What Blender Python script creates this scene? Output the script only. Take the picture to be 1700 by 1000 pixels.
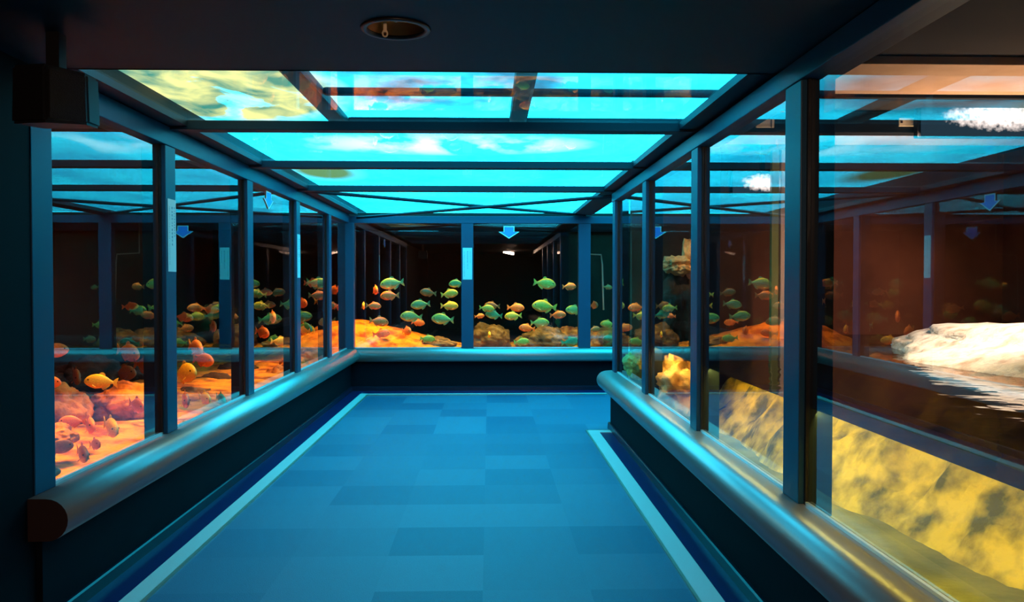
import bpy, bmesh, math, random
from mathutils import Vector, Matrix, noise

S = bpy.context.scene
for o in list(bpy.data.objects): bpy.data.objects.remove(o)
C = bpy.context.scene.collection
PI = math.pi

# ------------------------------------------------------------------ camera
F = 1370.0; CAMH = 1.43
cam = bpy.data.cameras.new('camera'); cam.sensor_width = 36; cam.lens = F/1700*36
camo = bpy.data.objects.new('camera', cam); C.objects.link(camo); S.camera = camo
camo.location = (0, 0, CAMH)
camo.rotation_euler = (math.radians(90-1.254), 0, math.radians(-1.589))
CR = camo.rotation_euler.to_matrix()
def P(x, y, Y=None, X=None):
    """the point seen at picture position x, y at distance Y down the corridor (or on the plane X)"""
    d = CR @ Vector(((x-850)/F, -(y-500)/F, -1))
    t = Y/d.y if Y is not None else X/d.x
    return Vector((0, 0, CAMH)) + d*t

# ------------------------------------------------------------------ world, exposure
W = bpy.data.worlds.new('world'); S.world = W; W.use_nodes = True
W.node_tree.nodes['Background'].inputs[0].default_value = (0.02, 0.03, 0.04, 1)
W.node_tree.nodes['Background'].inputs[1].default_value = 0.1
S.view_settings.view_transform = 'Standard'; S.view_settings.look = 'None'
S.view_settings.exposure = 0.0; S.view_settings.gamma = 1.0; S.view_settings.use_curve_mapping = False

# ------------------------------------------------------------------ lights of the tanks
def area(name, loc, target, sx, sy, power, col, spread=180):
    l = bpy.data.lights.new(name, 'AREA'); l.shape = 'RECTANGLE'; l.size = sx; l.size_y = sy
    l.energy = power; l.color = col; l.spread = math.radians(spread)
    o = bpy.data.objects.new(name, l); C.objects.link(o); o.location = loc
    z = -(Vector(target)-Vector(loc)).normalized(); x = Vector((0, 1, 0)).cross(z).normalized(); y = z.cross(x)
    o.rotation_euler = Matrix((x, y, z)).transposed().to_euler()      # size_y runs down the corridor
    return o
def spot(name, loc, target, power, col, ang=60, blend=0.6, rad=0.08):
    l = bpy.data.lights.new(name, 'SPOT'); l.energy = power; l.color = col
    l.spot_size = math.radians(ang); l.spot_blend = blend; l.shadow_soft_size = rad
    o = bpy.data.objects.new(name, l); C.objects.link(o); o.location = loc
    o.rotation_euler = (Vector(target)-Vector(loc)).to_track_quat('-Z', 'Y').to_euler()
    return o
# left tank: orange lamps under the lid, and added fills for the fish
ORANGE = (1.0, 0.32, 0.008)
area('left_tank_light', (-2.35, 5.4, 2.12), (-2.7, 5.3, 0), 0.3, 2.8, 32, ORANGE, 40)
area('left_tank_light', (-2.3, 9.2, 2.12), (-2.7, 9.2, 0), 0.3, 3.6, 26, ORANGE, 40)
area('left_tank_light', (-3.6, 7.0, 2.2), (-3.6, 7.0, 0), 0.6, 6.0, 16, (1.0, 0.25, 0.03), 150)  # unseen wide fill added to make the fish glow
area('left_tank_light', (-1.6, 11.65, 2.15), (-1.6, 11.65, 0), 0.7, 0.2, 12, (1.0, 0.28, 0.02), 50)  # unseen fill added to tint the fish near this corner orange
area('left_tank_light', (-2.0, 12.4, 2.15), (-1.9, 12.3, 0), 1.0, 1.0, 21, (1.0, 0.30, 0.01), 60)
# back tank: yellow green lamp
area('back_tank_lamp', (0.35, 11.7, 2.18), (0.3, 11.9, 0), 2.0, 0.4, 22, (1.0, 0.72, 0.10), 60)
area('back_tank_lamp', (-1.0, 11.7, 2.18), (-1.0, 11.8, 0), 1.2, 0.3, 9, (1.0, 0.5, 0.10), 60)
area('behind_camera_lamp', (0.55, -1.2, 2.28), (0.0, 5.0, 0), 0.3, 0.07, 20, (1.0, 0.62, 0.42), 120)
# right tank: warm white flood on the pale rock, yellow lamp over the bank, added unseen fills
spot('right_tank_flood', (3.3, 4.4, 2.5), (3.6, 5.0, 1.0), 420, (1.0, 0.78, 0.58), 80, 0.5)
area('bank_fill', (1.285, 2.6, 0.925), (1.95, 2.6, 0.42), 0.03, 4.4, 28, (1.0, 0.78, 0.12), 170)  # unseen strip light added under the waterline to brighten the bank
area('bank_fill', (1.285, 6.1, 0.925), (1.95, 6.1, 0.42), 0.03, 1.7, 13, (1.0, 0.62, 0.10), 170)  # second added strip, for the far end of the bank
area('right_tank_lamp', (2.0, 4.0, 2.5), (2.6, 4.0, 0), 0.3, 5.0, 20, (1.0, 0.72, 0.3), 60)
spot('column_fill', (2.3, 5.9, 2.5), (2.53, 7.2, 1.6), 26, (1.0, 0.75, 0.6), 40, 0.6)  # unseen spot added to lift the acrylic column
spot('rock_fill', (1.75, 6.3, 2.45), (1.76, 7.3, 1.62), 55, (1.0, 0.7, 0.35), 22, 0.5)  # unseen spot added so the tan rock shows lit
area('water_bounce_fill', (3.4, 5.6, 1.35), (3.1, 5.7, 3), 1.0, 1.6, 20, (1.0, 0.62, 0.38), 100)  # added upward fill standing in for light thrown up by the water

spot('wall_fill', (3.0, 5.6, 2.45), (3.4, 7.75, 1.1), 140, (1.0, 0.6, 0.4), 58, 1.0)  # unseen spot added to brighten the brown far wall

# ------------------------------------------------------------------ materials
def nt(name):
    m = bpy.data.materials.new(name); m.use_nodes = True
    n = m.node_tree; n.nodes.clear(); out = n.nodes.new('ShaderNodeOutputMaterial')
    return m, n, out
def principled(name, col, rough=0.5, metal=0.0, spec=0.5, noise_amt=0.0, nscale=8, bump=0.0, bscale=60, col2=None, ramp=(0.35, 0.65), detail=4):
    m, n, out = nt(name)
    b = n.nodes.new('ShaderNodeBsdfPrincipled')
    b.inputs['Base Color'].default_value = (*col, 1); b.inputs['Roughness'].default_value = rough
    b.inputs['Metallic'].default_value = metal; b.inputs['Specular IOR Level'].default_value = spec
    n.links.new(b.outputs[0], out.inputs[0])
    tc = n.nodes.new('ShaderNodeTexCoord')
    if col2:
        t = n.nodes.new('ShaderNodeTexNoise'); t.inputs['Scale'].default_value = nscale; t.inputs['Detail'].default_value = detail
        n.links.new(tc.outputs['Object'], t.inputs['Vector'])
        r = n.nodes.new('ShaderNodeValToRGB'); r.color_ramp.elements[0].position = ramp[0]; r.color_ramp.elements[1].position = ramp[1]
        r.color_ramp.elements[0].color = (*col2, 1); r.color_ramp.elements[1].color = (*col, 1)
        n.links.new(t.outputs['Fac'], r.inputs[0]); n.links.new(r.outputs[0], b.inputs['Base Color'])
    if bump:
        t2 = n.nodes.new('ShaderNodeTexNoise'); t2.inputs['Scale'].default_value = bscale; t2.inputs['Detail'].default_value = 6
        n.links.new(tc.outputs['Object'], t2.inputs['Vector'])
        bp = n.nodes.new('ShaderNodeBump'); bp.inputs['Strength'].default_value = bump; bp.inputs['Distance'].default_value = 0.02
        n.links.new(t2.outputs['Fac'], bp.inputs['Height']); n.links.new(bp.outputs[0], b.inputs['Normal'])
    return m
def glass(name, tint=(1, 1, 1), ior=1.8, rough=0.0, bump=0.0, bscale=6):
    m, n, out = nt(name)
    tr = n.nodes.new('ShaderNodeBsdfTransparent'); tr.inputs[0].default_value = (*tint, 1)
    gl = n.nodes.new('ShaderNodeBsdfGlossy'); gl.inputs['Roughness'].default_value = rough
    fr = n.nodes.new('ShaderNodeFresnel'); fr.inputs[0].default_value = ior
    geo = n.nodes.new('ShaderNodeNewGeometry')
    inv = n.nodes.new('ShaderNodeMath'); inv.operation = 'SUBTRACT'; inv.inputs[0].default_value = 1
    mul = n.nodes.new('ShaderNodeMath'); mul.operation = 'MULTIPLY'
    n.links.new(geo.outputs['Backfacing'], inv.inputs[1]); n.links.new(fr.outputs[0], mul.inputs[0]); n.links.new(inv.outputs[0], mul.inputs[1])
    mx = n.nodes.new('ShaderNodeMixShader'); n.links.new(mul.outputs[0], mx.inputs[0])
    n.links.new(tr.outputs[0], mx.inputs[1]); n.links.new(gl.outputs[0], mx.inputs[2]); n.links.new(mx.outputs[0], out.inputs[0])
    if bump:
        tc = n.nodes.new('ShaderNodeTexCoord'); t = n.nodes.new('ShaderNodeTexNoise'); t.inputs['Scale'].default_value = bscale
        t.inputs['Detail'].default_value = 4
        n.links.new(tc.outputs['Object'], t.inputs['Vector'])
        bp = n.nodes.new('ShaderNodeBump'); bp.inputs['Strength'].default_value = bump; bp.inputs['Distance'].default_value = 0.02
        n.links.new(t.outputs['Fac'], bp.inputs['Height']); n.links.new(bp.outputs[0], gl.inputs['Normal']); n.links.new(bp.outputs[0], fr.inputs['Normal'])
    return m

M = {}
M['paint'] = principled('blue_painted_steel', (0.006, 0.05, 0.095), 0.42, spec=0.25)
M['beam'] = principled('dark_painted_steel', (0.007, 0.014, 0.024), 0.5, spec=0.25)
M['seal'] = principled('black_seal', (0.008, 0.006, 0.006), 0.35)
M['ledge'] = principled('satin_grey_metal', (0.15, 0.12, 0.11), 0.32, metal=0.0, spec=1.0, bump=0.05, bscale=240)
M['ledge'].node_tree.nodes['Principled BSDF'].inputs['IOR'].default_value = 2.05
M['ledge_end'] = principled('brown_end_board', (0.035, 0.015, 0.01), 0.5)
M['dado'] = principled('navy_panel', (0.004, 0.006, 0.010), 0.7, spec=0.06)
M['skirt'] = principled('glossy_navy_vinyl', (0.004, 0.008, 0.02), 0.3, spec=0.25)
M['border'] = principled('navy_vinyl', (0.004, 0.012, 0.07), 0.3)
M['stripe'] = principled('white_strip', (0.56, 0.48, 0.46), 0.5, bump=0.1, bscale=150)
M['brass'] = principled('metal_edge', (0.42, 0.36, 0.28), 0.35, metal=0.6)
M['bead'] = principled('bright_bead', (0.75, 0.78, 0.8), 0.3, metal=0.5)
M['soffit'] = principled('black_ceiling_paint', (0.0035, 0.008, 0.014), 0.55, spec=0.2)
M['blackwall'] = principled('black_wall_paint', (0.0025, 0.004, 0.006), 0.7, spec=0.06)
M['tankred'] = principled('dark_red_tank_wall', (0.045, 0.012, 0.008), 0.8, col2=(0.03, 0.008, 0.006), nscale=1.5)
M['tankblack'] = principled('black_tank_wall', (0.006, 0.005, 0.004), 0.8)
M['tankbrown'] = principled('brown_tank_wall', (0.22, 0.08, 0.045), 0.8, col2=(0.09, 0.025, 0.015), nscale=1.1)
M['tan'] = principled('tan_board', (0.75, 0.5, 0.32), 0.6, col2=(0.6, 0.38, 0.22), nscale=3)
M['sand'] = principled('tank_sand', (0.75, 0.34, 0.015), 0.85, col2=(0.22, 0.05, 0.008), nscale=6, ramp=(0.36, 0.56), bump=1.0, bscale=18, detail=8)
M['greensand'] = principled('olive_tank_sand', (0.38, 0.36, 0.08), 0.85, col2=(0.16, 0.17, 0.05), nscale=3, bump=0.4, bscale=40)
M['rock'] = principled('river_rock', (0.8, 0.32, 0.05), 0.8, col2=(0.14, 0.03, 0.008), nscale=6, ramp=(0.35, 0.6), bump=0.9, bscale=22)
M['darkrock'] = principled('dark_river_rock', (0.24, 0.14, 0.06), 0.8, col2=(0.05, 0.03, 0.015), nscale=5, bump=0.9, bscale=22)
M['blackrock'] = principled('black_brown_rock', (0.06, 0.035, 0.018), 0.8, col2=(0.012, 0.008, 0.005), nscale=5, bump=0.9, bscale=22)
M['tanrock'] = principled('tan_rock', (0.8, 0.5, 0.2), 0.8, col2=(0.45, 0.24, 0.09), nscale=7, bump=0.9, bscale=22)
M['paleslab'] = principled('pale_rock', (0.85, 0.76, 0.68), 0.75, col2=(0.5, 0.36, 0.28), nscale=9, ramp=(0.3, 0.55), bump=0.7, bscale=30)
M['moss'] = principled('mossy_bank', (0.85, 0.66, 0.06), 0.9, col2=(0.12, 0.12, 0.03), nscale=6.5, ramp=(0.36, 0.60), bump=1.0, bscale=22, detail=9)
M['glass'] = glass('window_glass', (0.97, 0.97, 0.96), 2.35)
M['roofglass'] = glass('roof_glass', (0.98, 0.99, 0.99), 1.3)
M['sticker'] = principled('sticker_paper', (0.6, 0.58, 0.56), 0.5)
M['ink'] = principled('sticker_ink', (0.02, 0.12, 0.2), 0.6)
M['arrow'] = principled('arrow_blue', (0.02, 0.22, 0.75), 0.4)
M['arrow_edge'] = principled('arrow_border', (0.75, 0.85, 0.8), 0.4)
M['bronze'] = principled('lamp_reflector', (0.7, 0.38, 0.17), 0.38, metal=1.0)
M['bulb'] = principled('lamp_tab', (0.75, 0.6, 0.38), 0.35)
M['speaker'] = principled('speaker_black', (0.006, 0.006, 0.007), 0.5)
M['grille'] = principled('speaker_grille', (0.012, 0.010, 0.009), 0.8, bump=0.5, bscale=200)
M['acrylic'] = principled('acrylic_edge', (0.80, 0.62, 0.52), 0.25)
M['acrylic_green'] = principled('acrylic_edge_green', (0.30, 0.34, 0.12), 0.25)
M['tag'] = principled('beige_tag', (0.95, 0.85, 0.62), 0.5)
M['pipe'] = principled('pale_pipe', (0.6, 0.55, 0.48), 0.4)
M['eye'] = principled('fish_eye', (0.02, 0.01, 0.01), 0.1)

# carpet of square tiles
def carpet():
    m, n, out = nt('carpet_tiles'); L = n.links.new
    b = n.nodes.new('ShaderNodeBsdfPrincipled'); b.inputs['Roughness'].default_value = 0.55
    b.inputs['Specular IOR Level'].default_value = 0.35
    tc = n.nodes.new('ShaderNodeTexCoord')
    mp = n.nodes.new('ShaderNodeMapping'); mp.inputs['Location'].default_value = (0.03, -0.306+0.5, 0)
    L(tc.outputs['Object'], mp.inputs[0])
    sc = n.nodes.new('ShaderNodeVectorMath'); sc.operation = 'SCALE'; sc.inputs['Scale'].default_value = 2.0; L(mp.outputs[0], sc.inputs[0])
    fl = n.nodes.new('ShaderNodeVectorMath'); fl.operation = 'FLOOR'; L(sc.outputs[0], fl.inputs[0])
    wn = n.nodes.new('ShaderNodeTexWhiteNoise'); wn.noise_dimensions = '2D'; L(fl.outputs[0], wn.inputs['Vector'])
    r = n.nodes.new('ShaderNodeValToRGB'); r.color_ramp.elements[0].color = (0.029, 0.080, 0.152, 1); r.color_ramp.elements[1].color = (0.075, 0.135, 0.21, 1)
    L(wn.outputs['Value'], r.inputs[0])
    t = n.nodes.new('ShaderNodeTexNoise'); t.inputs['Scale'].default_value = 180; L(tc.outputs['Object'], t.inputs['Vector'])
    mr = n.nodes.new('ShaderNodeMapRange'); mr.inputs[3].default_value = 0.75; mr.inputs[4].default_value = 1.25; L(t.outputs['Fac'], mr.inputs[0])
    mx = n.nodes.new('ShaderNodeVectorMath'); mx.operation = 'SCALE'; L(r.outputs[0], mx.inputs[0]); L(mr.outputs[0], mx.inputs['Scale'])
    L(mx.outputs[0], b.inputs['Base Color'])
    bp = n.nodes.new('ShaderNodeBump'); bp.inputs['Strength'].default_value = 0.3; bp.inputs['Distance'].default_value = 0.005
    L(t.outputs['Fac'], bp.inputs['Height']); L(bp.outputs[0], b.inputs['Normal']); L(b.outputs[0], out.inputs[0])
    return m
M['carpet'] = carpet()

# the luminous daylight pane above the glass roof, with algae
def skylight():
    m, n, out = nt('daylight_pane'); L = n.links.new
    tc = n.nodes.new('ShaderNodeTexCoord')
    def nz(scale, stretch=(1, 1, 1), detail=4, dist=0.0, off=(0, 0, 0)):
        mp = n.nodes.new('ShaderNodeMapping'); mp.inputs['Scale'].default_value = stretch; mp.inputs['Location'].default_value = off
        L(tc.outputs['Object'], mp.inputs[0])
        t = n.nodes.new('ShaderNodeTexNoise'); t.inputs['Scale'].default_value = scale; t.inputs['Detail'].default_value = detail
        t.inputs['Distortion'].default_value = dist; L(mp.outputs[0], t.inputs['Vector']); return t.outputs['Fac']
    def ramp(v, a, b_, ca, cb):
        r = n.nodes.new('ShaderNodeValToRGB'); r.color_ramp.elements[0].position = a; r.color_ramp.elements[1].position = b_
        r.color_ramp.elements[0].color = (*ca, 1); r.color_ramp.elements[1].color = (*cb, 1); L(v, r.inputs[0]); return r.outputs[0]
    def mix(f, a, b_, typ='MIX'):
        x = n.nodes.new('ShaderNodeMix'); x.data_type = 'RGBA'; x.blend_type = typ
        if hasattr(f, 'links'): L(f, x.inputs[0])
        else: x.inputs[0].default_value = f
        for s, v in ((x.inputs[6], a), (x.inputs[7], b_)):
            if hasattr(v, 'links'): L(v, s)
            else: s.default_value = (*v, 1)
        return x.outputs[2]
    def math_(op, a, b_):
        x = n.nodes.new('ShaderNodeMath'); x.operation = op; x.use_clamp = True
        for s, v in zip(x.inputs, (a, b_)):
            if hasattr(v, 'links'): L(v, s)
            else: s.default_value = v
        return x.outputs[0]
    base = ramp(nz(1.2, (1, 0.6, 1)), 0.3, 0.7, (0.005, 0.30, 0.50), (0.012, 0.62, 0.85))
    rip = nz(7, (1, 0.45, 1), 5, 1.2)
    base = mix(0.5, base, ramp(rip, 0.35, 0.65, (0.62, 0.72, 0.8), (1.15, 1.1, 1.05)), 'MULTIPLY')
    # white cloud patches
    sp = n.nodes.new('ShaderNodeSeparateXYZ'); L(tc.outputs['Object'], sp.inputs[0])
    def blob(cx, cy, rx, ry):
        a = math_('MULTIPLY', n_sub(sp.outputs[0], cx, rx), 1.0); b2 = n_sub(sp.outputs[1], cy, ry)
        s = n.nodes.new('ShaderNodeMath'); s.operation = 'ADD'; L(a, s.inputs[0]); L(b2, s.inputs[1])
        return math_('SUBTRACT', 1.0, s.outputs[0])
    def n_sub(v, c, r):
        x = n.nodes.new('ShaderNodeMath'); x.operation = 'SUBTRACT'; L(v, x.inputs[0]); x.inputs[1].default_value = c
        y = n.nodes.new('ShaderNodeMath'); y.operation = 'DIVIDE'; L(x.outputs[0], y.inputs[0]); y.inputs[1].default_value = r
        z = n.nodes.new('ShaderNodeMath'); z.operation = 'MULTIPLY'; L(y.outputs[0], z.inputs[0]); L(y.outputs[0], z.inputs[1]); return z.outputs[0]
    wm = math_('MULTIPLY', blob(-0.35, 6.9, 1.3, 0.6), ramp(nz(2.5, (1, 0.5, 1), 5, off=(3, 1, 0)), 0.42, 0.6, (0, 0, 0), (1, 1, 1)))
    c = mix(wm, base, (0.22, 0.64, 0.80))
    dm = math_('MULTIPLY', math_('MULTIPLY', blob(-0.3, 4.6, 1.1, 1.1), 1.6), ramp(nz(1.6, off=(5, 2, 0)), 0.3, 0.6, (.5, .5, .5), (1, 1, 1)))
    c = mix(dm, c, (0.006, 0.045, 0.08))
    # algae
    am = math_('ADD', blob(-1.75, 5.0, 0.95, 1.1), 0.0)
    am = math_('MULTIPLY', am, ramp(nz(2.2, (1, 0.7, 1), 5, 0.4, off=(1, 4, 0)), 0.34, 0.52, (.25, .25, .25), (1, 1, 1)))
    am = math_('MULTIPLY', am, 2.6)
    alg = ramp(nz(5, (0.8, 0.5, 1), 6, 0.5), 0.33, 0.62, (0.008, 0.05, 0.04), (0.16, 0.16, 0.06))
    c = mix(am, c, alg)
    am2 = math_('MULTIPLY', blob(-1.7, 8.6, 0.45, 0.9), 1.3)
    c = mix(am2, c, (0.03, 0.07, 0.03))
    em = n.nodes.new('ShaderNodeEmission'); em.inputs['Strength'].default_value = 9.5; L(c, em.inputs[0]); L(em.outputs[0], out.inputs[0])
    return m
M['skylight'] = skylight()

def fishmat(name, back, side, belly):
    m, n, out = nt(name); L = n.links.new
    b = n.nodes.new('ShaderNodeBsdfPrincipled'); b.inputs['Roughness'].default_value = 0.35; b.inputs['Specular IOR Level'].default_value = 0.6
    tc = n.nodes.new('ShaderNodeTexCoord'); sp = n.nodes.new('ShaderNodeSeparateXYZ'); L(tc.outputs['Generated'], sp.inputs[0])
    r = n.nodes.new('ShaderNodeValToRGB'); e = r.color_ramp.elements
    e[0].position = 0.15; e[0].color = (*belly, 1); e[1].position = 0.85; e[1].color = (*back, 1)
    k = e.new(0.5); k.color = (*side, 1)
    L(sp.outputs[2], r.inputs[0])
    t = n.nodes.new('ShaderNodeTexNoise'); t.inputs['Scale'].default_value = 16; L(tc.outputs['Generated'], t.inputs['Vector'])
    mr = n.nodes.new('ShaderNodeMapRange'); mr.inputs[3].default_value = 0.5; mr.inputs[4].default_value = 1.5; L(t.outputs['Fac'], mr.inputs[0])
    sc = n.nodes.new('ShaderNodeVectorMath'); sc.operation = 'SCALE'; L(r.outputs[0], sc.inputs[0]); L(mr.outputs[0], sc.inputs['Scale'])
    L(sc.outputs[0], b.inputs['Base Color']); L(b.outputs[0], out.inputs[0]); return m
FM = {'green': fishmat('green_lit_scales', (0.05, 0.32, 0.14), (0.06, 0.42, 0.20), (0.5, 0.42, 0.08)),  # differing tank light put into colour variants of one kind of fish
      'yellow': fishmat('yellow_lit_scales', (0.85, 0.7, 0.06), (0.7, 0.6, 0.08), (0.8, 0.35, 0.06)),
      'orange': fishmat('orange_lit_scales', (0.8, 0.30, 0.07), (0.8, 0.24, 0.05), (0.85, 0.15, 0.03)),
      'dark': fishmat('dim_lit_scales', (0.35, 0.13, 0.03), (0.40, 0.13, 0.03), (0.5, 0.12, 0.02))}
for k, f in FM.items(): M[k] = f

# ------------------------------------------------------------------ mesh helpers
def link(name, bm, mat, parent=None, smooth=False):
    me = bpy.data.meshes.new(name); bmesh.ops.recalc_face_normals(bm, faces=bm.faces[:]); bm.to_mesh(me); bm.free()
    if smooth:
        for p in me.polygons: p.use_smooth = True
    o = bpy.data.objects.new(name, me); C.objects.link(o)
    for m_ in (mat if isinstance(mat, (list, tuple)) else [mat]): me.materials.append(M[m_] if isinstance(m_, str) else m_)
    if parent: o.parent = parent
    return o
def tag(o, label, cat, group=None, kind=None):
    o['label'] = label; o['category'] = cat
    if group: o['group'] = group
    if kind: o['kind'] = kind
    return o
def struct(o): o['kind'] = 'structure'; return o
def empty(name, loc, rz=0):
    o = bpy.data.objects.new(name, None); C.objects.link(o); o.location = loc; o.rotation_euler = (0, 0, rz); o.empty_display_size = 0.1
    return o
def box(bm, x0, x1, y0, y1, z0, z1, bev=0.0, mi=0):
    r = bmesh.ops.create_cube(bm, size=1)
    vs = r['verts']
    for v in vs: v.co = Vector(((x0+x1)/2+v.co.x*(x1-x0), (y0+y1)/2+v.co.y*(y1-y0), (z0+z1)/2+v.co.z*(z1-z0)))
    fs = list({f for v in vs for f in v.link_faces})
    for f in fs: f.material_index = mi
    if bev: bmesh.ops.bevel(bm, geom=list({e for v in vs for e in v.link_edges}), offset=bev, segments=2, affect='EDGES', profile=0.6)
def boxo(name, mat, x0, x1, y0, y1, z0, z1, bev=0.0, parent=None):
    bm = bmesh.new(); box(bm, x0, x1, y0, y1, z0, z1, bev); return link(name, bm, mat, parent)
def tube(bm, pts, r, seg=10, cap=True):
    rings = []
    for i, p in enumerate(pts):
        p = Vector(p); a = Vector(pts[max(i-1, 0)]); b = Vector(pts[min(i+1, len(pts)-1)]); d = (b-a).normalized()
        u = d.cross(Vector((0, 0, 1))); u = u.normalized() if u.length > 1e-3 else Vector((1, 0, 0)); v = d.cross(u)
        rr = r[i] if isinstance(r, (list, tuple)) else r
        rings.append([bm.verts.new(p+(u*math.cos(2*PI*k/seg)+v*math.sin(2*PI*k/seg))*rr) for k in range(seg)])
    for a, b in zip(rings, rings[1:]):
        for k in range(seg): bm.faces.new((a[k], a[(k+1) % seg], b[(k+1) % seg], b[k]))
    if cap: bm.faces.new(rings[0]); bm.faces.new(rings[-1])
def sweep(bm, path, prof, mi_end=None):
    """path: (x, y, nx, ny) with the outward offset direction; prof: closed loop of (offset, z)"""
    rings = [[bm.verts.new((x+nx*o, y+ny*o, z)) for o, z in prof] for x, y, nx, ny in path]
    n = len(prof)
    for a, b in zip(rings, rings[1:]):
        for k in range(n):
            try: bm.faces.new((a[k], a[(k+1) % n], b[(k+1) % n], b[k]))
            except ValueError: pass
    for r in (rings[0], rings[-1]):
        f = bm.faces.new(r)
        if mi_end is not None and r is rings[0]: f.material_index = mi_end

# ------------------------------------------------------------------ the key planes
XL, XR, YB = -1.88, 1.245, 11.0           # glass planes: left, right, back
YR = 8.05                                 # far end of the right tank
ZL, ZC = 0.563, 2.31                      # ledge top, underside of the beams
YS = 3.47                                 # edge of the solid ceiling
XE = 5.2

# floor
bm = bmesh.new(); box(bm, XL-.2, XE, -3, YB+.1, -.1, 0); struct(link('floor', bm, 'carpet'))
# near solid ceiling with a round hole for the lamp
LX, LY = P(657, 52, 2.88).x, 2.88; LR = 0.105
bm = bmesh.new()
def ceiling_sheet():
    N = 32; h = 0.2
    ci, sq = [], []
    for k in range(N):
        a = 2*PI*k/N; c, s = math.cos(a), math.sin(a)
        ci.append(bm.verts.new((LX+LR*c, LY+LR*s, ZC)))
        q = h/max(abs(c), abs(s)); sq.append(bm.verts.new((LX+q*c, LY+q*s, ZC)))
    for k in range(N): bm.faces.new((ci[k], ci[(k+1) % N], sq[(k+1) % N], sq[k]))
    x0, x1, y0, y1 = -2.4, 1.37, -3, YS
    def q4(a, b, c, d): bm.faces.new([bm.verts.new((x, y, ZC)) for x, y in ((a, c), (b, c), (b, d), (a, d))])
    q4(x0, LX-h, y0, y1); q4(LX+h, x1, y0, y1); q4(LX-h, LX+h, y0, LY-h); q4(LX-h, LX+h, LY+h, y1)
ceiling_sheet()
box(bm, -2.4, 1.37, -3, YS, 2.5, 2.6)
box(bm, -2.4, 1.37, YS-.02, YS, ZC, 2.6)
box(bm, 1.345, 1.37, -3, YS-.02, ZC, 2.6)
struct(link('ceiling', bm, 'soffit'))
# near solid wall on the left, room behind
struct(boxo('wall_left', 'blackwall', -2.4, XL+0.03, -3, 3.40, 0, ZC))
struct(boxo('wall_near', 'blackwall', -2.4, XE, -3.1, -3, 0, 2.6))
# dado walls under the ledges
dado = [(0.055, 0), (0.055, ZL-0.15), (-0.06, ZL-0.15), (-0.06, 0)]
LEDGE_W = 0.19; R_ = 0.086
prof = [(-0.02, ZL), (LEDGE_W-R_, ZL)]
for k in range(1, 12):
    a = PI/2 - PI*k/12; prof.append((LEDGE_W-R_+R_*math.cos(a), ZL-R_+R_*math.sin(a)))
prof += [(LEDGE_W-R_, ZL-2*R_), (-0.02, ZL-2*R_)]
base = [(0.05, 0), (0.08, 0), (0.078, 0.055), (0.07, 0.062), (0.05, 0.062)]
def run(name, path, pr, mat, smooth=False, **k):
    bm = bmesh.new(); sweep(bm, path, pr, **k); return link(name, bm, mat, smooth=smooth)
pl = [(XL, 3.40, 1, 0), (XL, YB, 1, -1)]
pb = [(XL, YB, 1, -1), (XE, YB, 0, -1)]
pr_ = [(XR, -3, -1, 0), (XR, YR, -1, 0)] + [(XR, YR, -math.cos(a), math.sin(a)) for a in [PI/2*k/10 for k in range(1, 11)]] + [(XE, YR, 0, 1)]
prs = [(XR, -3, -1, 0), (XR, YR-.06, -1, 1), (XE, YR-.06, 0, 1)]
struct(run('wall_left_dado', pl, dado, 'dado')); struct(run('wall_back', pb, dado, 'dado')); struct(run('wall_right', prs, dado, 'dado'))
struct(run('baseboard_left', pl, base, 'skirt')); struct(run('baseboard_back', pb, base, 'skirt')); struct(run('baseboard_right', prs, base, 'skirt'))
pll = [(XL, 3.34, 1, 0), (XL, YB, 1, -1)]
def ledge(name, path, label, end=None):
    o = run(name, path, prof, ['ledge', 'ledge_end'], mi_end=end)
    for p in o.data.polygons: p.use_smooth = len(p.vertices) == 4
    tag(o, label, 'ledge', 'rounded ledges under the tank windows'); return o
ledge('window_ledge', pll, 'long rounded grey ledge under the left row of windows, with a dark brown end', 1)
ledge('window_ledge', pb, 'short looking rounded ledge under the windows at the far end')
ledge('window_ledge', pr_, 'rounded grey ledge under the right row of windows, with a rounded far corner')
# floor border and white strips
def ring(name, mat, path, o0, o1, z0, z1):
    return run(name, path, [(o0, z0), (o1, z0), (o1, z1), (o0, z1)], mat)
struct(ring('trim_1', 'border', pl, 0.08, 0.225, 0.0, 0.004)); struct(ring('trim_2', 'border', pb, 0.08, 0.40, 0.0, 0.004))
def strip(path, o0, o1, label):
    e = empty('floor_strip', (path[0][0], max(path[0][1], 0), 0))
    for nm, mt, a, b, z1 in (('strip_face', 'stripe', o0, o1, .010), ('metal_edge', 'brass', o1, o1+.014, .012)):
        o = ring(nm, mt, path, a, b, 0.0, z1); o.parent = e; o.matrix_parent_inverse = Matrix.Translation(-e.location)
        if nm == 'metal_edge': o['label'] = 'thin beige metal edge'
    tag(e, label, 'floor strip', 'white strips along the carpet edge')
strip([(XL, -3, 1, 0), (XL, YB-.17, 1, -1), (XE, YB-.17, 0, -1)], 0.23, 0.325, 'white floor strip along the left side and across the far end of the carpet')
YE = 7.9
bm = bmesh.new()
e = empty('floor_strip', (1.0, 0, 0))
x0, x1 = 0.945-1.0, 1.05-1.0
box(bm, x0, x1, -3, YE-.11, 0, .01); box(bm, x0, 1.165-1.0, YE-.11, YE, 0, .01); link('strip_face', bm, 'stripe', e)
bm = bmesh.new(); box(bm, x0-.014, x0, -3, YE+.014, 0, .012); box(bm, x0, .165, YE, YE+.014, 0, .012)
link('metal_edge', bm, 'brass', e)['label'] = 'thin beige metal edge'
tag(e, 'white floor strip along the right side of the carpet, ending in a short corner', 'floor strip', 'white strips along the carpet edge')
struct(boxo('trim_3', 'border', 1.05, 1.165, -3, YE-.11, 0, .004))

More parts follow.
